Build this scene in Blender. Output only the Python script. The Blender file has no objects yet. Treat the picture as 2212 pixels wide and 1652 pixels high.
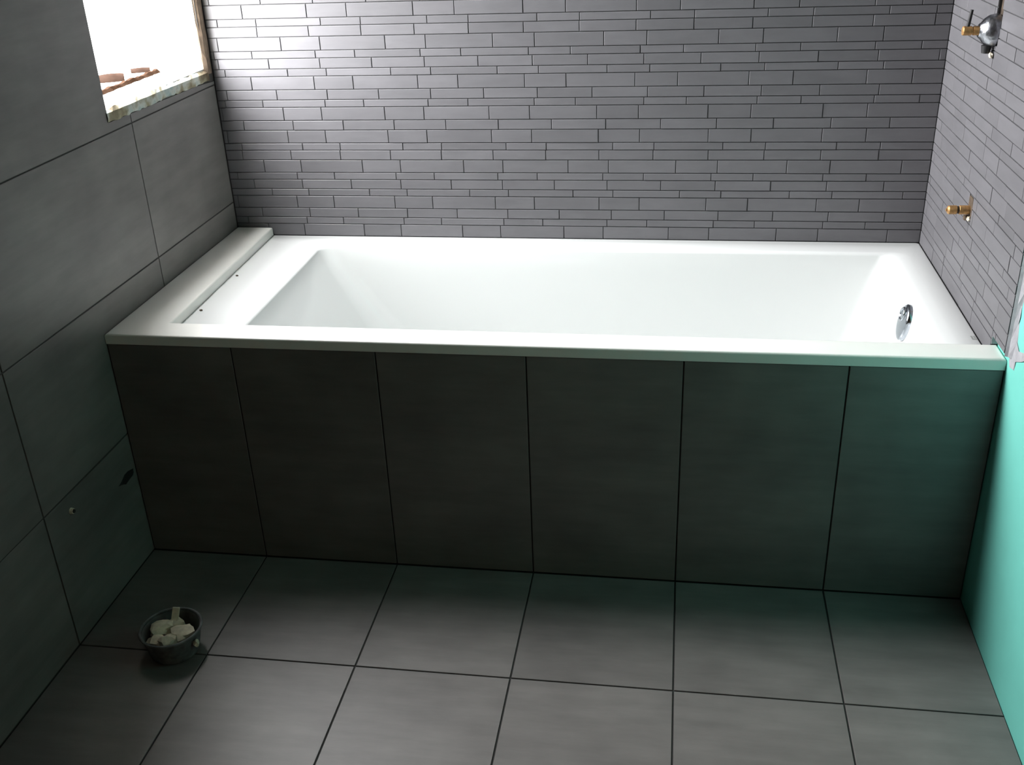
import bpy, bmesh, math, random
from mathutils import Vector, Matrix
random.seed(7)
SC = bpy.context.scene
COL = SC.collection

# ------------------------------------------------------------------ camera
cam_d = bpy.data.cameras.new('camera')
cam_d.sensor_fit = 'HORIZONTAL'
cam_d.sensor_width = 36.0
cam_d.lens = 36.0 * 2219.3 / 2212.0
cam_d.clip_start = 0.02
cam = bpy.data.objects.new('camera', cam_d)
COL.objects.link(cam)
cam.location = (0.2733, -1.7701, 1.3424)
cam.rotation_euler = (math.radians(63.6473), math.radians(2.157), math.radians(8.6148))
SC.camera = cam

# ------------------------------------------------------------------ daylight
SKY = 60.0
EXPOSURE = 0.0
w = bpy.data.worlds.new('overcast_sky')
w.use_nodes = True
w.node_tree.nodes['Background'].inputs[0].default_value = (0.985, 0.988, 1.0, 1)
w.node_tree.nodes['Background'].inputs[1].default_value = SKY
SC.world = w
SC.view_settings.view_transform = 'Standard'
SC.view_settings.look = 'None'
SC.view_settings.exposure = EXPOSURE
SC.view_settings.gamma = 1.0
SC.view_settings.use_curve_mapping = False
SC.cycles.max_bounces = 12
SC.cycles.diffuse_bounces = 8
SC.cycles.use_denoising = True

# room measures (metres): floor z=0, bath panel face y=0, back wall y=YB
XL, XR, YB = -0.868, 0.869, 0.7073
XT = 0.857              # face of the mosaic on the right wall
H, H2 = 0.511, 0.533    # bath rim, top of the white ledge
YF, ZC = -2.7, 2.5     # wall behind the camera, ceiling
WIN_Y0, WIN_Y1, WIN_Z0, WIN_Z1 = 0.187, 0.668, 0.944, 2.25
WT = 0.15               # thickness of the window wall

# portal in the window opening, so the sky is sampled through it
pd = bpy.data.lights.new('window_portal', 'AREA')
pd.shape = 'RECTANGLE'
pd.size = WIN_Y1 - WIN_Y0 + 0.02
pd.size_y = WIN_Z1 - WIN_Z0 + 0.02
pd.cycles.is_portal = True
po = bpy.data.objects.new('window_portal', pd)
COL.objects.link(po)
po.location = (XL - WT - 0.005, (WIN_Y0 + WIN_Y1) / 2, (WIN_Z0 + WIN_Z1) / 2)
po.rotation_euler = (math.radians(90), 0, math.radians(-90))

# ------------------------------------------------------------------ materials
def new_mat(name):
    m = bpy.data.materials.new(name)
    m.use_nodes = True
    nt = m.node_tree
    return m, nt, nt.nodes['Principled BSDF']

def simple(name, col, rough=0.5, metal=0.0, noise=0.0, scale=30.0, bump=0.0, spec=0.5):
    m, nt, b = new_mat(name)
    b.inputs['Roughness'].default_value = rough
    b.inputs['Metallic'].default_value = metal
    b.inputs['Specular IOR Level'].default_value = spec
    if noise or bump:
        tc = nt.nodes.new('ShaderNodeTexCoord')
        n = nt.nodes.new('ShaderNodeTexNoise')
        n.inputs['Scale'].default_value = scale
        n.inputs['Detail'].default_value = 5
        nt.links.new(tc.outputs['Object'], n.inputs['Vector'])
        r = nt.nodes.new('ShaderNodeValToRGB')
        r.color_ramp.elements[0].position = 0.3
        r.color_ramp.elements[1].position = 0.7
        r.color_ramp.elements[0].color = (*[c * (1 - noise) for c in col], 1)
        r.color_ramp.elements[1].color = (*[min(1, c * (1 + noise)) for c in col], 1)
        nt.links.new(n.outputs['Fac'], r.inputs['Fac'])
        nt.links.new(r.outputs['Color'], b.inputs['Base Color'])
        if bump:
            bp = nt.nodes.new('ShaderNodeBump')
            bp.inputs['Strength'].default_value = bump
            bp.inputs['Distance'].default_value = 0.004
            nt.links.new(n.outputs['Fac'], bp.inputs['Height'])
            nt.links.new(bp.outputs['Normal'], b.inputs['Normal'])
    else:
        b.inputs['Base Color'].default_value = (*col, 1)
    return m

def tile_mat(name, col, stretch, rough, var, streak, scale):
    """stone-look porcelain: brushed streaks, each tile a little different"""
    m, nt, b = new_mat(name)
    N = nt.nodes.new
    tc = N('ShaderNodeTexCoord'); oi = N('ShaderNodeObjectInfo')
    mul = N('ShaderNodeMath'); mul.operation = 'MULTIPLY'; mul.inputs[1].default_value = 53.0
    nt.links.new(oi.outputs['Random'], mul.inputs[0])
    add = N('ShaderNodeVectorMath'); add.operation = 'ADD'
    nt.links.new(tc.outputs['Object'], add.inputs[0])
    nt.links.new(mul.outputs[0], add.inputs[1])
    mp = N('ShaderNodeMapping'); mp.inputs['Scale'].default_value = stretch
    nt.links.new(add.outputs[0], mp.inputs['Vector'])
    n1 = N('ShaderNodeTexNoise'); n1.inputs['Scale'].default_value = scale
    n1.inputs['Detail'].default_value = 6; n1.inputs['Roughness'].default_value = 0.62
    nt.links.new(mp.outputs[0], n1.inputs['Vector'])
    n2 = N('ShaderNodeTexNoise'); n2.inputs['Scale'].default_value = 7.0; n2.inputs['Detail'].default_value = 3
    nt.links.new(add.outputs[0], n2.inputs['Vector'])
    a1 = N('ShaderNodeMath'); a1.operation = 'ADD'
    nt.links.new(n1.outputs['Fac'], a1.inputs[0]); nt.links.new(n2.outputs['Fac'], a1.inputs[1])
    mr = N('ShaderNodeMapRange'); mr.inputs[1].default_value = 0.7; mr.inputs[2].default_value = 1.3
    mr.inputs[3].default_value = 1 - streak; mr.inputs[4].default_value = 1 + streak
    nt.links.new(a1.outputs[0], mr.inputs[0])
    mv = N('ShaderNodeMapRange'); mv.inputs[3].default_value = 1 - var; mv.inputs[4].default_value = 1 + var
    nt.links.new(oi.outputs['Random'], mv.inputs[0])
    mm = N('ShaderNodeMath'); mm.operation = 'MULTIPLY'
    nt.links.new(mr.outputs[0], mm.inputs[0]); nt.links.new(mv.outputs[0], mm.inputs[1])
    vm = N('ShaderNodeVectorMath'); vm.operation = 'SCALE'; vm.inputs[0].default_value = col
    nt.links.new(mm.outputs[0], vm.inputs['Scale'])
    nt.links.new(vm.outputs[0], b.inputs['Base Color'])
    b.inputs['Roughness'].default_value = rough
    bp = N('ShaderNodeBump'); bp.inputs['Strength'].default_value = 0.15; bp.inputs['Distance'].default_value = 0.001
    nt.links.new(n1.outputs['Fac'], bp.inputs['Height']); nt.links.new(bp.outputs[0], b.inputs['Normal'])
    return m

M = {}
M['mosaic'] = tile_mat('mosaic_tile', (0.113, 0.110, 0.118), (5, 22, 1), 0.5, 0.06, 0.10, 3.0)
M['big'] = tile_mat('porcelain_tile', (0.166, 0.155, 0.148), (2.5, 14, 1), 0.45, 0.03, 0.21, 2.2)
M['grout'] = simple('grout', (0.048, 0.048, 0.050), 0.9, noise=0.15, scale=60)
M['wall_grout'] = simple('wall_grout', (0.06, 0.056, 0.052), 0.9, noise=0.15, scale=60)
M['floor_grout'] = simple('floor_grout', (0.022, 0.022, 0.021), 0.9, noise=0.15, scale=60)
M['plaster'] = simple('raw_plaster', (0.20, 0.125, 0.075), 0.9, noise=0.15, scale=6, bump=0.2)  # warm brown set for the bounce light of the unseen walls
M['ceiling'] = simple('raw_ceiling', (0.10, 0.085, 0.07), 0.9, noise=0.1, scale=4, bump=0.1)
M['green'] = simple('green_plasterboard', (0.15, 0.54, 0.46), 0.75, noise=0.05, scale=9, bump=0.03)
M['acrylic'] = simple('white_acrylic', (0.665, 0.678, 0.67), 0.14, spec=0.5)
M['ledge'] = simple('white_ledge', (0.86, 0.855, 0.81), 0.3, noise=0.03, scale=8)
M['chrome'] = simple('chrome', (0.44, 0.47, 0.51), 0.13, metal=1.0)
M['raw_chrome'] = simple('raw_chrome', (0.36, 0.37, 0.40), 0.30, metal=1.0, noise=0.4, scale=110, bump=0.3)
M['brass'] = simple('brass', (0.50, 0.29, 0.12), 0.5, metal=0.75, noise=0.35, scale=120)
M['dark'] = simple('dark_parts_and_holes', (0.012, 0.012, 0.013), 0.6)  # near-black for small dark parts and for the shade inside holes
M['mortar'] = simple('brown_mortar', (0.075, 0.052, 0.034), 0.95, noise=0.5, scale=70, bump=0.6)
M['jamb'] = simple('jamb_plaster', (0.20, 0.145, 0.105), 0.95, noise=0.35, scale=40, bump=0.5)
M['shard'] = simple('darkened_terracotta', (0.020, 0.0125, 0.0095), 0.95, noise=0.25, scale=40, bump=0.3, spec=0.0)  # base colour darkened so the shards keep from burning out under the sky
M['crumb'] = simple('pale_plaster', (0.62, 0.56, 0.43), 0.9, noise=0.25, scale=60, bump=0.5)
M['smear'] = simple('grey_adhesive', (0.34, 0.34, 0.36), 0.9, noise=0.15, scale=50, bump=0.4)
M['sill'] = simple('pale_stone', (0.55, 0.53, 0.48), 0.7, noise=0.1, scale=20, bump=0.2)
M['terracotta'] = simple('terracotta', (0.026, 0.015, 0.010), 0.95, noise=0.3, scale=40, bump=0.3, spec=0.0)
M['terrace'] = simple('pale_terrace', (0.22, 0.215, 0.20), 0.9, noise=0.05, scale=3)
M['bucket'] = simple('bucket_plastic', (0.10, 0.105, 0.105), 0.6, noise=0.5, scale=55, bump=0.2)
M['mark'] = simple('grey_print', (0.25, 0.26, 0.25), 0.5)

def rough_edge_mat():
    m, nt, b = new_mat('dirty_window_edge')
    N = nt.nodes.new
    tc = N('ShaderNodeTexCoord'); n = N('ShaderNodeTexNoise')
    n.inputs['Scale'].default_value = 16; n.inputs['Detail'].default_value = 6
    nt.links.new(tc.outputs['Object'], n.inputs['Vector'])
    r = N('ShaderNodeValToRGB'); cr = r.color_ramp
    cr.elements[0].position = 0.30; cr.elements[0].color = (0.12, 0.085, 0.05, 1)
    cr.elements[1].position = 0.72; cr.elements[1].color = (0.62, 0.60, 0.52, 1)
    e = cr.elements.new(0.44); e.color = (0.30, 0.27, 0.18, 1)
    e = cr.elements.new(0.52); e.color = (0.50, 0.52, 0.47, 1)
    e = cr.elements.new(0.60); e.color = (0.34, 0.42, 0.41, 1)
    nt.links.new(n.outputs['Fac'], r.inputs['Fac']); nt.links.new(r.outputs[0], b.inputs['Base Color'])
    b.inputs['Roughness'].default_value = 0.9
    bp = N('ShaderNodeBump'); bp.inputs['Strength'].default_value = 0.7; bp.inputs['Distance'].default_value = 0.004
    nt.links.new(n.outputs['Fac'], bp.inputs['Height']); nt.links.new(bp.outputs[0], b.inputs['Normal'])
    return m
M['edge'] = rough_edge_mat()

# ------------------------------------------------------------------ mesh helpers
def link(name, mesh, mat=None, parent=None):
    o = bpy.data.objects.new(name, mesh)
    COL.objects.link(o)
    if mat and not mesh.materials:
        mesh.materials.append(M[mat])
    if parent:
        o.parent = parent
    return o

def tag(o, label=None, cat=None, group=None, kind=None):
    if label: o['label'] = label
    if cat: o['category'] = cat
    if group: o['group'] = group
    if kind: o['kind'] = kind
    return o

def empty(name, loc):
    o = bpy.data.objects.new(name, None)
    COL.objects.link(o)
    o.location = loc
    o.empty_display_size = 0.05
    return o

def from_bm(name, bm, smooth=False, angle=None):
    me = bpy.data.meshes.new(name)
    bmesh.ops.recalc_face_normals(bm, faces=bm.faces)
    if smooth:
        for f in bm.faces: f.smooth = True
        if angle is not None:
            for e in bm.edges:
                if len(e.link_faces) == 2 and e.calc_face_angle(0) > math.radians(angle):
                    e.smooth = False
    bm.to_mesh(me); bm.free()
    return me

def bm_box(bm, x0, x1, y0, y1, z0, z1):
    v = [bm.verts.new(p) for p in ((x0,y0,z0),(x1,y0,z0),(x1,y1,z0),(x0,y1,z0),(x0,y0,z1),(x1,y0,z1),(x1,y1,z1),(x0,y1,z1))]
    for f in ((0,3,2,1),(4,5,6,7),(0,1,5,4),(1,2,6,5),(2,3,7,6),(3,0,4,7)):
        bm.faces.new([v[i] for i in f])
    return v

def boxes(name, lst, mat, parent=None, bevel=0.0):
    bm = bmesh.new()
    for b in lst: bm_box(bm, *b)
    if bevel:
        bmesh.ops.bevel(bm, geom=list(bm.edges), offset=bevel, segments=2, affect='EDGES', profile=0.5)
    return link(name, from_bm(name, bm), mat, parent)

def lathe(name, prof, mat, parent=None, seg=32, axis='Z', loc=(0,0,0), closed=True, squash=None):
    """revolve (radius, height) pairs about an axis"""
    bm = bmesh.new()
    rings = []
    for r, h in prof:
        ring = []
        for i in range(seg):
            a = 2 * math.pi * i / seg
            p = (r * math.cos(a), r * math.sin(a), h)
            if axis == 'X': p = (-p[2], p[0], p[1])     # height runs into the room from the right wall
            ring.append(bm.verts.new((p[0] + loc[0], p[1] + loc[1], p[2] + loc[2])))
        rings.append(ring)
    for a, b in zip(rings, rings[1:]):
        for i in range(seg):
            bm.faces.new((a[i], a[(i+1) % seg], b[(i+1) % seg], b[i]))
    if closed:
        bm.faces.new(rings[0]); bm.faces.new(rings[-1])
    return link(name, from_bm(name, bm, True, 35), mat, parent)

def tile_verts(w, h, t, ch):
    a, b = w / 2, h / 2
    v = [(-a,-b,-t),(a,-b,-t),(a,b,-t),(-a,b,-t),
         (-a,-b,-ch),(a,-b,-ch),(a,b,-ch),(-a,b,-ch),
         (-a+ch,-b+ch,0),(a-ch,-b+ch,0),(a-ch,b-ch,0),(-a+ch,b-ch,0)]
    f = [(8,9,10,11)]
    for i in range(4):
        j = (i + 1) % 4
        f += [(4+i,4+j,8+j,8+i), (i,j,4+j,4+i)]
    return v, f
CACHE = {}
def tile_mesh(w, h, t, ch, mat):
    k = (round(w, 4), round(h, 4), t, ch, mat)
    if k not in CACHE:
        me = bpy.data.meshes.new(mat + '_piece')
        v, f = tile_verts(k[0], k[1], t, ch)
        me.from_pydata(v, [], f)
        me.materials.append(M[mat])
        CACHE[k] = me
    return CACHE[k]
# local X runs along the surface, local Y up (or away), local Z out of it
ROT = {'back': (math.pi/2, 0, 0), 'left': (math.pi/2, 0, math.pi/2), 'right': (math.pi/2, 0, -math.pi/2), 'floor': (0, 0, 0)}
def tile(parent, side, u0, u1, v0, v1, face, gap, t, ch, mat, name='tile'):
    me = tile_mesh(u1 - u0 - gap, v1 - v0 - gap, t, ch, mat)
    o = link(name, me, None, parent)
    u, v = (u0 + u1) / 2, (v0 + v1) / 2
    j = random.uniform(-0.0004, 0.0004)
    o.location = {'back': (u, face - j, v), 'left': (face + j, u, v), 'right': (face - j, u, v), 'floor': (u, v, face)}[side]
    o.rotation_euler = ROT[side]
    return o
def tile_stuff(parent, side, rects, face, gap, t, ch, mat, name):
    """the rest of a mosaic, joined into one mesh"""
    V, F = [], []
    rot = Matrix.Identity(3)
    from mathutils import Euler
    rot = Euler(ROT[side]).to_matrix()
    for (u0, u1, v0, v1) in rects:
        vs, fs = tile_verts(u1 - u0 - gap, v1 - v0 - gap, t, ch)
        u, v = (u0 + u1) / 2, (v0 + v1) / 2
        c = Vector({'back': (u, face, v), 'left': (face, u, v), 'right': (face, u, v), 'floor': (u, v, face)}[side])
        n = len(V)
        V += [tuple(rot @ Vector(p) + c) for p in vs]
        F += [tuple(n + i for i in f) for f in fs]
    me = bpy.data.meshes.new(name)
    me.from_pydata(V, [], F)
    o = link(name, me, mat, parent)
    o['kind'] = 'stuff'
    return o

# ------------------------------------------------------------------ outdoors
terr = boxes('roof_terrace', [(-14.0, XL - WT, -9.0, 14.0, 0.70, 0.835)], 'terrace')
tag(terr, kind='structure')

# ------------------------------------------------------------------ room shell
G = 0.0025
floor = boxes('floor', [(XL - WT, XR + 0.12, YF - 0.12, YB + 0.12, -0.12, -0.002)], 'floor_grout')
tag(floor, kind='structure')
XJ = [-1.2 + 0.3 * k for k in range(9)]
cols = [XL] + [x for x in XJ if XL + 0.01 < x < XR - 0.01] + [XR]
rows_f = [0.0, -0.3233, -0.9233, -1.5233, -2.1233, YF]
for a, b in zip(cols, cols[1:]):
    for c, d in zip(rows_f, rows_f[1:]):
        tile(floor, 'floor', a, b, d, c, 0.0, 0.0032, 0.008, 0.0006, 'big')

ceil = boxes('ceiling', [(XL - WT, XR + 0.12, YF - 0.12, YB + 0.12, ZC, ZC + 0.12)], 'ceiling')
tag(ceil, kind='structure')
wfront = boxes('wall_front', [(XL - WT, XR + 0.12, YF - 0.12, YF, -0.002, ZC)], 'plaster')
tag(wfront, kind='structure')
wback = boxes('wall_back', [(XL - 0.001, XR + 0.12, YB + 0.0022, YB + 0.12, -0.002, ZC)], 'grout')
tag(wback, kind='structure')

# left wall with the raw window opening
x0, x1 = XL - WT, XL - 0.002
wleft = boxes('wall_left', [
    (x0, x1, YF, WIN_Y0 - 0.004, -0.002, ZC), (x0, x1, WIN_Y1 + 0.004, YB + 0.12, -0.002, ZC),
    (x0, x1, WIN_Y0 - 0.004, WIN_Y1 + 0.004, -0.002, WIN_Z0 - 0.03), (x0, x1, WIN_Y0 - 0.004, WIN_Y1 + 0.004, WIN_Z1, ZC)], 'wall_grout')
tag(wleft, kind='structure')

def poly_tile(parent, pts, face, t, mat, name='tile'):
    """a cut tile on the left wall, outline in (y, z), extruded behind the face"""
    bm = bmesh.new()
    cy_ = sum(p[0] for p in pts) / len(pts); cz_ = sum(p[1] for p in pts) / len(pts)
    f = [bm.verts.new((y - cy_, z - cz_, 0)) for y, z in pts]
    b = [bm.verts.new((y - cy_, z - cz_, -t)) for y, z in pts]
    n = len(pts)
    bm.faces.new(f)
    for i in range(n):
        bm.faces.new((f[i], f[(i+1) % n], b[(i+1) % n], b[i]))
    o = link(name, from_bm(name, bm), mat, parent)
    o.location = (face, cy_, cz_); o.rotation_euler = ROT['left']
    return o

YJ = [YF, -2.123, -1.523, -0.923, -0.323, 0.275, YB - 0.001]
g = 0.0016
ZJ = [0.0, 0.30, 0.60, 0.90, 1.20, 1.50, 1.80, 2.10, ZC]
for zi, (c, d) in enumerate(zip(ZJ, ZJ[1:])):
    for a, b in zip(YJ, YJ[1:]):
        if c >= 0.89 and c < WIN_Z1 and b > WIN_Y0:
            continue
        if zi == 0 and abs(a + 0.323) < 0.01:
            continue
        tile(wleft, 'left', a, b, c, d, XL, 2 * g, 0.009, 0.0007, 'big')
# lower tile by the bath panel, left whole; a dark disc on it stands for the pipe hole
poly_tile(wleft, [(-0.323+g, g), (0.275-g, g), (0.275-g, 0.30-g), (0.0, 0.30-g), (-0.026, 0.30-g), (-0.030, 0.2995-g)] +
          [(-0.323+g, 0.30-g)], XL, 0.009, 'big')
# tiles cut round the window
poly_tile(wleft, [(-0.323+g, 0.90+g), (0.275-g, 0.90+g), (0.275-g, 0.919), (WIN_Y0-0.002, 0.9195), (WIN_Y0-0.002, 1.20-g), (-0.323+g, 1.20-g)], XL, 0.009, 'big')
poly_tile(wleft, [(0.275+g, 0.90+g), (YB-0.001, 0.90+g), (YB-0.001, 0.908), (0.60, 0.914), (0.275+g, 0.9185)], XL, 0.009, 'big')
for c, d in ((1.2, 1.5), (1.5, 1.8), (1.8, 2.1), (2.1, ZC)):
    if d > WIN_Z1:
        poly_tile(wleft, [(-0.323+g, c+g), (WIN_Y0-0.002, c+g), (WIN_Y0-0.002, WIN_Z1+0.003), (0.275-g, WIN_Z1+0.003), (0.275-g, d-g), (-0.323+g, d-g)], XL, 0.009, 'big')
        poly_tile(wleft, [(0.275+g, WIN_Z1+0.003), (YB-0.001, WIN_Z1+0.003), (YB-0.001, d-g), (0.275+g, d-g)], XL, 0.009, 'big')
    else:
        poly_tile(wleft, [(-0.323+g, c+g), (WIN_Y0-0.002, c+g), (WIN_Y0-0.002, d-g), (-0.323+g, d-g)], XL, 0.009, 'big')
# raised dark disc painting the shade inside a broken pipe hole by the panel
def blob_disc(name, c, ry, rz, mat, parent, thick, seed, x_out):
    rnd = random.Random(seed)
    bm = bmesh.new()
    n = 14
    outer, inner = [], []
    for i in range(n):
        a = 2 * math.pi * i / n
        k = rnd.uniform(0.75, 1.2)
        outer.append(bm.verts.new((x_out, c[0] + ry * k * math.cos(a), c[1] + rz * k * math.sin(a))))
        inner.append(bm.verts.new((x_out + thick, c[0] + 0.8 * ry * k * math.cos(a), c[1] + 0.8 * rz * k * math.sin(a))))
    for i in range(n):
        bm.faces.new((outer[i], outer[(i+1) % n], inner[(i+1) % n], inner[i]))
    bm.faces.new(inner)
    return link(name, from_bm(name, bm), mat, parent)
blob_disc('hole_shade_disc', (-0.037, 0.214), 0.033, 0.0105, 'dark', wleft, 0.0012, 3, XL)

# window reveal: rough edges, stone sill
win = boxes('window_1', [(XL - WT, XL - 0.006, WIN_Y0 - 0.0035, WIN_Y0, WIN_Z0 - 0.02, WIN_Z1),
                         (XL - WT, XL - 0.006, WIN_Y1, WIN_Y1 + 0.0035, WIN_Z0 - 0.02, WIN_Z1),
                         (XL - WT, XL - 0.006, WIN_Y0 - 0.003, WIN_Y1 + 0.003, WIN_Z1 - 0.002, WIN_Z1 + 0.0005)], 'sill')
tag(win, kind='structure')
def rough_strip(name, pts, w0, mat, parent, seed, amp):
    """ragged plaster band facing the room along a polyline in (y, z); w0 = half widths"""
    rnd = random.Random(seed)
    bm = bmesh.new()
    prev = None
    n = 40
    P = []
    for i in range(n + 1):
        t = i / n * (len(pts) - 1)
        k = min(int(t), len(pts) - 2); f = t - k
        P.append((pts[k][0] * (1 - f) + pts[k+1][0] * f, pts[k][1] * (1 - f) + pts[k+1][1] * f))
    for i, (y, z) in enumerate(P):
        a = P[min(i + 1, n)]; b = P[max(i - 1, 0)]
        d = Vector((a[0] - b[0], a[1] - b[1])).normalized()
        nn = Vector((-d.y, d.x))
        row = []
        for s, xo in ((-1, -0.008), (-0.9, 0.0015), (-0.2, 0.003), (0.5, 0.002), (1, -0.004), (1, -0.03)):
            e = w0 * s + (rnd.uniform(-amp, amp) if abs(s) > 0.8 else 0)
            row.append(bm.verts.new((XL + xo + rnd.uniform(-0.001, 0.001), y + nn.x * e, z + nn.y * e)))
        if prev:
            for p in range(len(row) - 1):
                bm.faces.new((prev[p], row[p], row[p+1], prev[p+1]))
        prev = row
    return link(name, from_bm(name, bm), mat, parent)
sill = boxes('window_sill', [(XL - WT - 0.08, XL - 0.005, WIN_Y0, WIN_Y1, WIN_Z0 - 0.029, WIN_Z0)], 'sill', win)
rough_strip('sill_edge', [(WIN_Y0 - 0.006, 0.932), (0.43, 0.931), (WIN_Y1 + 0.012, 0.927)], 0.0135, 'edge', win, 1, 0.0022)
rough_strip('jamb_edge', [(WIN_Y1 + 0.018, 0.93), (WIN_Y1 + 0.021, 1.3), (WIN_Y1 + 0.021, WIN_Z1)], 0.0165, 'jamb', win, 2, 0.0015)
# brown mortar ridge left on the sill by the old frame
bm = bmesh.new(); rnd = random.Random(5); prev = None
for i in range(41):
    y = WIN_Y0 + 0.001 + i * (0.628 - WIN_Y0) / 40
    hh = 0.007 + rnd.uniform(-0.002, 0.002); bulge = rnd.uniform(0, 0.006)
    row = [bm.verts.new(p) for p in ((XL - 0.116, y, WIN_Z0 - 0.002), (XL - 0.113, y, WIN_Z0 + hh), (XL - 0.104, y, WIN_Z0 + hh), (XL - 0.099 + bulge, y, WIN_Z0 - 0.002))]
    if prev:
        for p in range(3): bm.faces.new((prev[p], row[p], row[p+1], prev[p+1]))
    prev = row
link('mortar_ridge', from_bm('mortar_ridge', bm), 'terracotta', win)

# ------------------------------------------------------------------ mosaic walls
S, Md, B = 0.0181, 0.0245, 0.0322
# (top z, kind, one joint that starts a short piece or any joint of an even row)
kinds = 'B S M B S M S B M S B M B S M B S M S B M S B'.split()
PH = [-0.6081, -0.5761, -0.6084, -0.6821, -0.5981, -0.5894, -0.6742, -0.6094, -0.5794, -0.5876, -0.6986, -0.5471,
      -0.6951, -0.6601, -0.5632, -0.5086, -0.6840, -0.5430, -0.4972, -0.6931, -0.5324, -0.6733, -0.5213]
HT = {'S': S, 'M': Md, 'B': B}
rowdefs = []
z = 1.0523 + B
for k, p in zip(kinds, PH):
    rowdefs.append((z - HT[k], z, k, p)); z -= HT[k]
up_seq = 'M S B M S M B S B M S'.split()
z = 1.0523 + B; i = 0
rr = random.Random(11)
upper = []
while z < ZC - 0.005:
    k = up_seq[i % len(up_seq)]; i += 1
    zt = min(z + HT[k], ZC)
    upper.append((z, zt, k, rr.uniform(-0.8, -0.5)))
    z += HT[k]
upper[0] = (upper[0][0], upper[0][1], 'M', -0.5895)

def row_pieces(k, phase, a, b):
    """joint positions of one row between a and b"""
    if k == 'M':
        js = [phase + 0.1302 * n for n in range(-20, 30)]
    else:
        js = []
        for n in range(-10, 16):
            js += [phase + 0.2604 * n, phase + 0.2604 * n + 0.0988]
    js = [a] + [j for j in sorted(js) if a + 0.006 < j < b - 0.006] + [b]
    return list(zip(js, js[1:]))

TG = 0.0018
pieces = []
for (z0, z1, k, p) in rowdefs:
    z0 = max(z0, H - 0.008)
    for a, b in row_pieces(k, p, XL + 0.001, XT):
        vis = (b - a) * max(0.0, min(z1, 1.068) - z0)
        pieces.append((vis, (a, b, z0, z1)))
pieces.sort(key=lambda q: -q[0])
for v, r in pieces[:300]:
    tile(wback, 'back', *r, YB, TG, 0.007, 0.0006, 'mosaic')
rest = [r for v, r in pieces[300:]]
for (z0, z1, k, p) in upper:
    rest += [(a, b, z0, z1) for a, b in row_pieces(k, p, XL + 0.001, XT)]
tile_stuff(wback, 'back', rest, YB, TG, 0.007, 0.0006, 'mosaic', 'upper_mosaic')

# right wall: green board, mosaic bed over the bath
wright = boxes('wall_right', [(XR, XR + 0.12, -0.50, YB + 0.12, -0.002, ZC)], 'green')
wr2 = boxes('unseen_warm_wall', [(XR + 0.02, XR + 0.12, YF, -0.50, -0.002, ZC)], 'plaster', wright)  # unseen wall, put in brown to cut the green bounce of the board
tag(wright, kind='structure')
YE = -0.0125            # free edge of the mosaic
CH = (0.338, 0.372, 1.058, ZC)          # pipe chase above the valve
SP = (0.322, 0.352, 0.693, 0.731)       # cut-out round the lower pipe
HOLE = (0.335, 0.385, 1.02, 1.07)
bed_x = XT + 0.002
boxes('tile_bed', [(bed_x, XR - 0.0002, YE + 0.001, CH[0], 0.549, ZC), (bed_x, XR - 0.0002, CH[1], YB, H - 0.03, ZC),
                   (bed_x, XR - 0.0002, CH[0], CH[1], H - 0.03, 1.02), (bed_x, XR - 0.0002, 0.067, CH[0], H - 0.03, 0.549)], 'grout', wright)
def cut(rects, c):
    out = []
    for a, b, z0, z1 in rects:
        if b <= c[0] or a >= c[1] or z1 <= c[2] or z0 >= c[3]:
            out.append((a, b, z0, z1)); continue
        if a < c[0]: out.append((a, c[0], z0, z1))
        if b > c[1]: out.append((c[1], b, z0, z1))
        m0, m1 = max(a, c[0]), min(b, c[1])
        if z0 < c[2]: out.append((m0, m1, z0, c[2]))
        if z1 > c[3]: out.append((m0, m1, c[3], z1))
    return [r for r in out if r[1] - r[0] > 0.006 and r[3] - r[2] > 0.006]
rphase = {0.5502: 0.2089, 0.7115: 0.0322, 0.6664: 0.069, 0.649: 0.026, 0.6847: 0.209, 0.6236: 0.1177, 0.595: 0.062,
          0.9455: 0.4901, 0.9086: 0.5106, 0.8316: 0.4664, 0.807: 0.3996}
near, far = [], []
for (z0, z1, k, p) in rowdefs + upper:
    z0 = max(z0, H - 0.008)
    ph = next((v for zz, v in rphase.items() if z0 <= zz < z1), rr.uniform(0, 0.26))
    rects = [(a, b, z0, z1) for a, b in row_pieces(k, ph, YE, YB - 0.001)]
    rects = cut(rects, (YE - 1, 0.0665, 0, 0.549))
    for c in (CH, SP, HOLE): rects = cut(rects, c)
    for r in rects:
        (near if r[2] < 1.13 else far).append(r)
for r in near:
    tile(wright, 'right', *r, XT, 0.0018, 0.007, 0.0004, 'mosaic')
tile_stuff(wright, 'right', far, XT, 0.0018, 0.007, 0.0004, 'mosaic', 'upper_mosaic')
# brown mortar in the chase and in the cut-out
boxes('pipe_chase', [(XT + 0.007, XR - 0.0001, CH[0], CH[1], 1.02, ZC)], 'mortar', wright)
boxes('mortar_patch', [(XT - 0.0005, XR - 0.0001, SP[0], SP[1], SP[2], SP[3])], 'mortar', wright, 0.0015)
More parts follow.
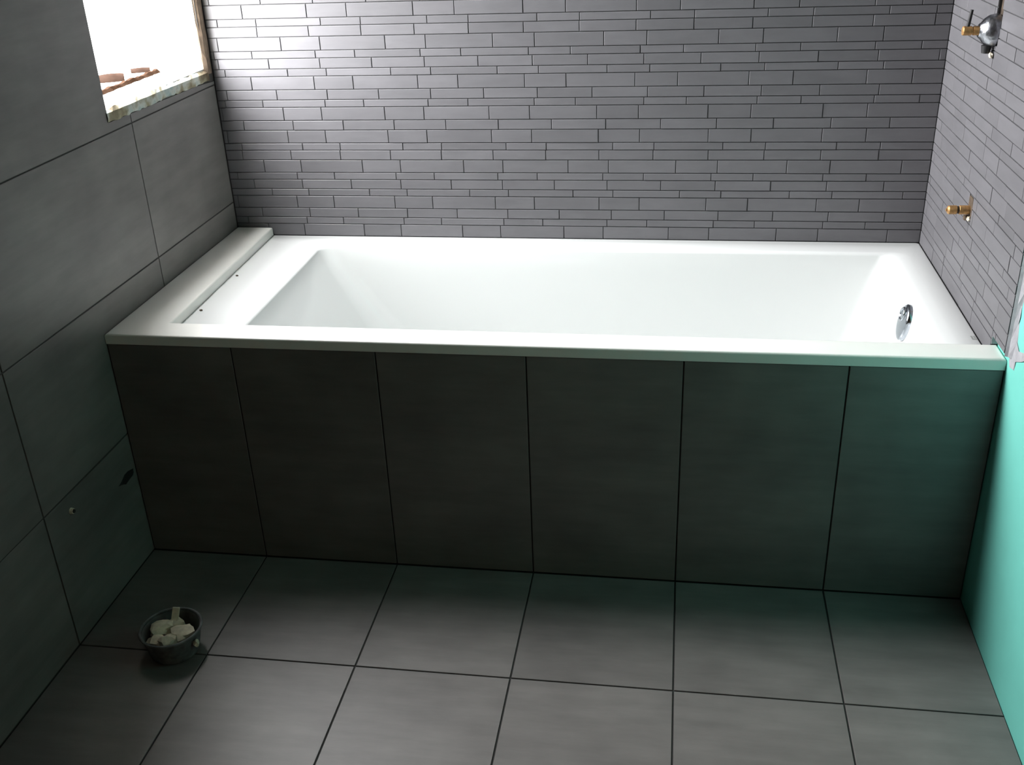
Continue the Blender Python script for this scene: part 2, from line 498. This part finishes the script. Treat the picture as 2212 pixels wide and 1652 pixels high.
# grey adhesive smeared on the board beside the mosaic
bm = bmesh.new(); rnd = random.Random(9)
ring = [(-0.0135, 0.72), (-0.020, 0.70), (-0.018, 0.65), (-0.027, 0.625), (-0.021, 0.60), (-0.026, 0.585), (-0.052, 0.572), (-0.085, 0.583),
        (-0.11, 0.60), (-0.115, 0.588), (-0.075, 0.563), (-0.045, 0.549), (-0.040, 0.532), (-0.022, 0.528), (-0.014, 0.536)]
f = [bm.verts.new((XR - 0.0016, y, z_)) for y, z_ in ring]
b = [bm.verts.new((XR - 0.0001, y + rnd.uniform(-0.003, 0.003), z_ + rnd.uniform(-0.003, 0.003))) for y, z_ in ring]
bm.faces.new(f)
for i in range(len(ring)): bm.faces.new((f[i], f[(i+1) % len(ring)], b[(i+1) % len(ring)], b[i]))
link('adhesive_smear', from_bm('adhesive_smear', bm), 'smear', wright)

boxes('adhesive_bead', [(XT + 0.0006, XR - 0.0002, 0.0652, 0.0668, H2 + 0.0005, 0.5488)], 'smear', wright)
bm = bmesh.new(); rnd = random.Random(12); prev = None
for i in range(60):
    z_ = 0.545 + i * (ZC - 0.55) / 59
    wd = 0.013 + 0.006 * math.sin(i * 1.9) + rnd.uniform(-0.002, 0.004)
    row = [bm.verts.new(p) for p in ((XT + 0.0012, YE - 0.0006, z_), (XT + 0.006, YE - 0.004, z_), (XR - 0.0012, YE - wd, z_), (XR - 0.0001, YE - wd - 0.002, z_))]
    if prev:
        for p in range(3): bm.faces.new((prev[p], row[p], row[p+1], prev[p+1]))
    prev = row
link('adhesive_fillet', from_bm('adhesive_fillet', bm), 'smear', wright)

# ------------------------------------------------------------------ bath panel
panel = empty('bath_surround', (0, 0.005, 0))
tag(panel, 'grey tiled front panel of the bathtub, six upright tiles under the white ledge', 'bath surround')
bk = boxes('panel_backing', [(XL + 0.001, XR - 0.001, 0.0022, 0.012, 0.001, H - 0.001)], 'floor_grout', panel)
bk.matrix_parent_inverse = panel.matrix_world.inverted()
bk.location = (0, -0.005, 0)
for a, b_ in zip(cols, cols[1:]):
    t = tile(panel, 'back', max(a, XL + 0.001), min(b_, XR - 0.001), 0.001, H, 0.0, 0.0028, 0.002, 0.0006, 'big')
    t.location.y -= 0.005

# ------------------------------------------------------------------ bathtub
def rr_loop(x0, x1, y0, y1, r, z, cs=8, ns=10):
    pts = []
    cs_ = [((x1 - r, y0 + r), -90), ((x1 - r, y1 - r), 0), ((x0 + r, y1 - r), 90), ((x0 + r, y0 + r), 180)]
    for (c, a0) in cs_:
        for i in range(cs + 1):
            a = math.radians(a0 + 90 * i / cs)
            pts.append((c[0] + r * math.cos(a), c[1] + r * math.sin(a), z))
    return pts
tub = empty('bathtub', (0.0, 0.353, 0.0))
tag(tub, 'white built-in acrylic bathtub with sloping left end along the mosaic wall', 'bathtub')
bm = bmesh.new()
o0, o1, p0, p1 = -0.843, XT - 0.0004, 0.0135, YB - 0.0008
ix0, ix1, iy0, iy1 = -0.618, 0.812, 0.078, 0.632
loops = [rr_loop(o0, o1, p0, p1, 0.006, 0.465), rr_loop(o0, o1, p0, p1, 0.006, H - 0.003), rr_loop(o0 + 0.001, o1 - 0.001, p0 + 0.001, p1 - 0.001, 0.006, H - 0.001),
         rr_loop(o0 + 0.003, o1 - 0.003, p0 + 0.003, p1 - 0.003, 0.006, H),
         rr_loop(ix0 - 0.004, ix1 + 0.004, iy0 - 0.004, iy1 + 0.004, 0.030, H)]
for k in range(1, 7):               # rounded lip
    a = math.radians(90 * k / 6 * 0.86)
    rad = 0.010
    d = rad * math.sin(a) - 0.004; dz = rad * (1 - math.cos(a))
    loops.append(rr_loop(ix0 + d, ix1 + 0.004 - 0.036 * math.sin(a) ** 1.5, iy0 + d, iy1 - d, 0.030 + max(d, 0) * 0.5, H - dz))
zt = H - 0.011
for k in range(1, 13):
    f = k / 12
    z_ = zt + (0.165 - zt) * f
    loops.append(rr_loop(ix0 + 0.007 + 0.235 * f, ix1 - 0.033 - 0.060 * f, iy0 + 0.007 + 0.040 * f, iy1 - 0.007 - 0.040 * f, 0.036 + 0.055 * f, z_))
bx0, bx1, by0, by1 = ix0 + 0.242, ix1 - 0.093, iy0 + 0.047, iy1 - 0.047
for k in range(1, 8):               # bottom fillet
    a = math.radians(90 * k / 7); rad = 0.055
    d = rad * (1 - math.cos(a)); dz = rad * math.sin(a)
    loops.append(rr_loop(bx0 + d * 1.4, bx1 - d, by0 + d, by1 - d, 0.091, 0.165 - dz))
vl = [[bm.verts.new(p) for p in L] for L in loops]
n = len(vl[0])
for A, Bq in zip(vl, vl[1:]):
    for i in range(n): bm.faces.new((A[i], A[(i+1) % n], Bq[(i+1) % n], Bq[i]))
c = bm.verts.new((0.2, 0.353, 0.104))
for i in range(n): bm.faces.new((vl[-1][i], vl[-1][(i+1) % n], c))
me = from_bm('basin', bm, True, 50)
tb = link('basin', me, 'acrylic', tub); tb.location = (0, -0.353, 0)

# overflow plate on the right end wall
def basis(nrm, upv):
    zax = Vector(nrm).normalized(); y_ = (Vector(upv) - zax * Vector(upv).dot(zax)).normalized(); x_ = y_.cross(zax)
    m = Matrix((x_, y_, zax)).transposed()
    return m
ov = empty('tmp', (0, 0, 0)); bpy.data.objects.remove(ov)
bm = bmesh.new()
seg = 40
prof = [(0.0395, -0.006), (0.0395, 0.007), (0.0385, 0.009), (0.0345, 0.0115), (0.026, 0.0140), (0.014, 0.0155)]
rings = []
for r, h in prof:
    rings.append([bm.verts.new((r * 0.92 * math.cos(2*math.pi*i/seg), r * math.sin(2*math.pi*i/seg) * (1.06 if math.sin(2*math.pi*i/seg) < 0 else 0.98), h)) for i in range(seg)])
for A, Bq in zip(rings, rings[1:]):
    for i in range(seg): bm.faces.new((A[i], A[(i+1) % seg], Bq[(i+1) % seg], Bq[i]))
cv = bm.verts.new((0, 0, 0.0153))
for i in range(seg): bm.faces.new((rings[-1][i], rings[-1][(i+1) % seg], cv))
bm.faces.new(rings[0])
mb = basis((-1, 0, 0.20), (0, 0, 1)).to_4x4()
OV = Vector((0.7715, 0.353, 0.452))
ovp = link('overflow_plate', from_bm('overflow_plate', bm, True, 40), 'chrome', tub)
ovp.matrix_world = Matrix.Translation(OV - Vector((0, 0.353, 0))) @ mb
# raised ring and cap in its upper half
bm = bmesh.new()
for (R_, r_) in ((0.0135, 0.0032),):
    pr = []
    for i in range(28):
        a = 2*math.pi*i/28
        pr.append([bm.verts.new(((R_ + r_*math.cos(t))*math.cos(a), (R_ + r_*math.cos(t))*math.sin(a), r_*math.sin(t))) for t in [2*math.pi*j/8 for j in range(8)]])
    for i in range(28):
        for j in range(8):
            bm.faces.new((pr[i][j], pr[(i+1)%28][j], pr[(i+1)%28][(j+1)%8], pr[i][(j+1)%8]))
rg = link('ring', from_bm('ring', bm, True), 'chrome', ovp)
rg.location = (0.0, 0.016, 0.0142)
# waste in the bottom
lathe('drain', [(0.0, 0.004), (0.030, 0.004), (0.034, 0.003), (0.036, 0.0)], 'chrome', tub, loc=(0.50, 0.0, 0.1075), closed=False)
# small grey maker's mark printed on the right rim
bm = bmesh.new()
for dx, dy, a_, b_ in ((-0.0026, 0.004, 0.0020, 0.0055), (0.0024, 0.004, 0.0018, 0.0055), (0.0, -0.006, 0.0044, 0.0026)):
    bm_box(bm, 0.8485 + dx - a_, 0.8485 + dx + a_, 0.142 + dy - b_, 0.142 + dy + b_, H, H + 0.0003)
mk = link('printed_mark', from_bm('printed_mark', bm), 'mark', tub); mk.location = (0, -0.353, 0)
mk['label'] = 'tiny grey printed mark'

# white L-shaped ledge lying along the left wall and the front of the bath
outl = [(XL + 0.0008, -0.001), (XR - 0.0008, -0.001), (XR - 0.0008, 0.0655), (-0.755, 0.0675), (-0.7705, YB - 0.003), (XL + 0.0008, YB - 0.003)]
bm = bmesh.new()
bot = [bm.verts.new((x, y, H + 0.0002)) for x, y in outl]
top = [bm.verts.new((x, y, H2)) for x, y in outl]
bm.faces.new(bot[::-1]); tf = bm.faces.new(top)
for i in range(6): bm.faces.new((bot[i], bot[(i+1) % 6], top[(i+1) % 6], top[i]))
bm.normal_update()
bmesh.ops.bevel(bm, geom=list(tf.edges), offset=0.005, segments=4, affect='EDGES', profile=0.5)
led = link('bath_ledge', from_bm('bath_ledge', bm, True, 30), 'ledge')
tag(led, 'raised off-white L-shaped ledge along the front and left edge of the bathtub', 'ledge')

# ------------------------------------------------------------------ fittings on the right wall
vy, vz = 0.36, 1.045
valve = empty('shower_valve', (XT, vy, vz))
tag(valve, 'unfinished chrome shower valve body with brass spindle in the right wall', 'valve')
lathe('valve_body', [(0.024, -0.008), (0.029, -0.004), (0.030, 0.004), (0.028, 0.014), (0.022, 0.022), (0.015, 0.027), (0.012, 0.031)], 'raw_chrome', valve, seg=12, axis='X')
lathe('spindle', [(0.0085, 0.024), (0.0085, 0.040), (0.0070, 0.0405), (0.0070, 0.043), (0.0085, 0.0435), (0.0085, 0.058), (0.0075, 0.0592)], 'brass', valve, seg=16, axis='X')
bm = bmesh.new(); bmesh.ops.create_cone(bm, cap_ends=True, segments=10, radius1=0.0035, radius2=0.003, depth=0.030)
pin = link('pin', from_bm('pin', bm, True, 40), 'dark', valve); pin.location = (-0.049, 0.0, 0.0225); pin.rotation_euler = (0, math.radians(6), 0)
bm = bmesh.new(); bmesh.ops.create_cone(bm, cap_ends=True, segments=14, radius1=0.0075, radius2=0.0095, depth=0.014)
ou = link('outlet', from_bm('outlet', bm, True, 40), 'dark', valve); ou.location = (-0.012, 0.0, -0.034)

sy, sz = 0.337, 0.705
pipe = empty('brass_pipe', (XT, sy, sz))
tag(pipe, 'short brass pipe stub sticking out of the mosaic above the bath rim', 'pipe')
lathe('stub', [(0.009, -0.010), (0.009, 0.020), (0.0083, 0.0205)], 'brass', pipe, seg=20, axis='X')
lathe('collar', [(0.0083, 0.0200), (0.0074, 0.0206), (0.0074, 0.0255), (0.0083, 0.026)], 'mortar', pipe, seg=20, axis='X', closed=False)
lathe('end_plug', [(0.0088, 0.0255), (0.0088, 0.0400), (0.0070, 0.0425), (0.0035, 0.0430), (0.0030, 0.0455)], 'brass', pipe, seg=20, axis='X')

# ------------------------------------------------------------------ lumps helper
def lump(name, c, r, mat, seed, flat=0.7, parent=None, sub=2):
    rnd = random.Random(seed)
    bm = bmesh.new(); bmesh.ops.create_icosphere(bm, subdivisions=sub, radius=1)
    ph = [rnd.uniform(0, 6.28) for _ in range(6)]
    for v in bm.verts:
        k = 1 + 0.22 * math.sin(3.1 * v.co.x + ph[0]) * math.cos(2.7 * v.co.y + ph[1]) + 0.16 * math.sin(5 * v.co.z + 4 * v.co.x + ph[2]) + rnd.uniform(-0.07, 0.07)
        v.co = Vector((v.co.x * r[0] * k, v.co.y * r[1] * k, v.co.z * r[2] * k))
    o = link(name, from_bm(name, bm, True, 32), mat, parent)
    o.location = c
    return o
lump('plaster_crumb', (XT - 0.004, 0.352, 1.001), (0.004, 0.009, 0.006), 'crumb', 21, parent=wright)
lump('plaster_crumb', (XT - 0.0025, 0.327, 0.690), (0.0035, 0.006, 0.005), 'crumb', 22, parent=wright)

lump('mortar_chip', (XT - 0.003, 0.347, 0.687), (0.004, 0.007, 0.006), 'mortar', 24, parent=wright)

# ------------------------------------------------------------------ mixing bucket on the floor
BX, BY = -0.667, -0.317
bucket = empty('mixing_bucket', (BX, BY, 0.0))
tag(bucket, 'small dirty plaster mixing bucket on the floor by the left wall', 'bucket')
lathe('bucket_wall', [(0.0, 0.004), (0.036, 0.003), (0.043, 0.0005), (0.046, 0.003), (0.0575, 0.054), (0.0545, 0.054), (0.0440, 0.008), (0.0, 0.007)], 'bucket', bucket, closed=False)
bm = bmesh.new()
pr = []
for i in range(32):
    a = 2*math.pi*i/32
    pr.append([bm.verts.new(((0.058 + 0.0028*math.cos(t))*math.cos(a), (0.058 + 0.0028*math.cos(t))*math.sin(a), 0.056 + 0.0028*math.sin(t))) for t in [2*math.pi*j/8 for j in range(8)]])
for i in range(32):
    for j in range(8): bm.faces.new((pr[i][j], pr[(i+1)%32][j], pr[(i+1)%32][(j+1)%8], pr[i][(j+1)%8]))
link('rim', from_bm('rim', bm, True), 'bucket', bucket)
hl = lump('handle_lug', (0.056, -0.016, 0.036), (0.006, 0.007, 0.008), 'crumb', 31, parent=bucket)
for dx, dy, dz, r, sd, where in [(-0.024, 0.008, 0.046, (0.022, 0.024, 0.014), 1, 'large beige lump of half-set plaster at the left side of the bucket'),
                                (0.023, 0.003, 0.043, (0.022, 0.020, 0.012), 2, 'rounded beige plaster lump at the right side of the bucket'),
                                (0.004, -0.026, 0.045, (0.017, 0.014, 0.012), 3, 'pale plaster lump at the near rim of the bucket'),
                                (-0.020, -0.024, 0.040, (0.018, 0.016, 0.012), 4, 'plaster lump between the near lump and the left lump in the bucket'),
                                (-0.002, 0.028, 0.041, (0.014, 0.013, 0.015), 5, 'small plaster lump under the upright scrap at the far rim of the bucket'),
                                (0.0, 0.0, 0.021, (0.036, 0.036, 0.013), 6, 'wide bed of plaster at the bottom of the bucket under the lumps')]:
    lp = lump('plaster_lump', (BX + dx, BY + dy, dz), r, 'crumb', 40 + sd)
    tag(lp, where, 'plaster', 'plaster lumps in the bucket')
scr = boxes('plaster_scrap', [(-0.007, 0.007, -0.0025, 0.0025, -0.024, 0.024)], 'crumb', None, 0.0015)
scr.location = (BX - 0.006, BY + 0.030, 0.052); scr.rotation_euler = (math.radians(-18), math.radians(14), 0.3)
tag(scr, 'thin upright scrap of plaster leaning on the far rim of the bucket', 'plaster')

# white wall plug in the left wall
plug = empty('wall_plug', (XL, -0.243, 0.264))
tag(plug, 'small pale wall plug in the dark left wall above the bucket', 'wall plug')
bm = bmesh.new(); bmesh.ops.create_cone(bm, cap_ends=True, segments=14, radius1=0.0065, radius2=0.0055, depth=0.006)
o = link('collar', from_bm('collar', bm, True, 40), 'crumb', plug); o.rotation_euler = (0, math.pi/2, 0); o.location = (0.003, 0, 0)
bm = bmesh.new(); bmesh.ops.create_cone(bm, cap_ends=True, segments=10, radius1=0.004, radius2=0.004, depth=0.002)
o = link('plug_hole_dark', from_bm('plug_hole_dark', bm, True, 40), 'dark', plug); o.rotation_euler = (0, math.pi/2, 0); o.location = (0.0065, 0.0, 0.0)  # dark disc painted as the shade inside the hole of the plug

# grit on the left rim of the bath
for i, (x, y, lab) in enumerate([(-0.7435, 0.185, 'crumb of dark grit on the bath rim beside the left ledge, nearer the front'),
                                 (-0.748, 0.400, 'crumb of dark grit on the bath rim beside the left ledge, nearer the mosaic')]):
    cr = lump('grit_crumb', (x, y, H + 0.0015), (0.0035, 0.0025, 0.0018), 'mortar', 60 + i)
    tag(cr, lab, 'grit', 'grit on the rim')

# broken roof tiles outside the window
def roof_shard(loc, rz, ln, rad, lab):
    bm = bmesh.new(); n = 12; m_ = 6
    grid = []
    for j in range(m_ + 1):
        y = -ln / 2 + ln * j / m_
        k = 1 - 0.12 * abs(2 * j / m_ - 1) ** 2
        grid.append([[bm.verts.new((rad * s * k * math.cos(math.pi * i / n), y, rad * s * k * 0.62 * math.sin(math.pi * i / n))) for i in range(n + 1)] for s in (1.0, 0.82)])
    for j in range(m_):
        for i in range(n):
            for s in (0, 1):
                bm.faces.new((grid[j][s][i], grid[j][s][i+1], grid[j+1][s][i+1], grid[j+1][s][i]))
        for i in (0, n):
            bm.faces.new((grid[j][0][i], grid[j+1][0][i], grid[j+1][1][i], grid[j][1][i]))
    for j in (0, m_):
        for i in range(n):
            bm.faces.new((grid[j][0][i], grid[j][0][i+1], grid[j][1][i+1], grid[j][1][i]))
    o = link('terracotta_shard', from_bm('terracotta_shard', bm, True, 40), 'shard')
    o.location = loc; o.rotation_euler = (0, 0, rz)
    tag(o, lab, 'tile shard', 'terracotta shards on the window sill')
roof_shard((-1.035, 0.525, WIN_Z0), -1.08, 0.055, 0.026, 'larger curved terracotta shard on the window sill, nearer the left window edge')
roof_shard((-1.022, 0.640, WIN_Z0), -1.08, 0.045, 0.016, 'smaller curved terracotta shard on the window sill, towards the mosaic wall')
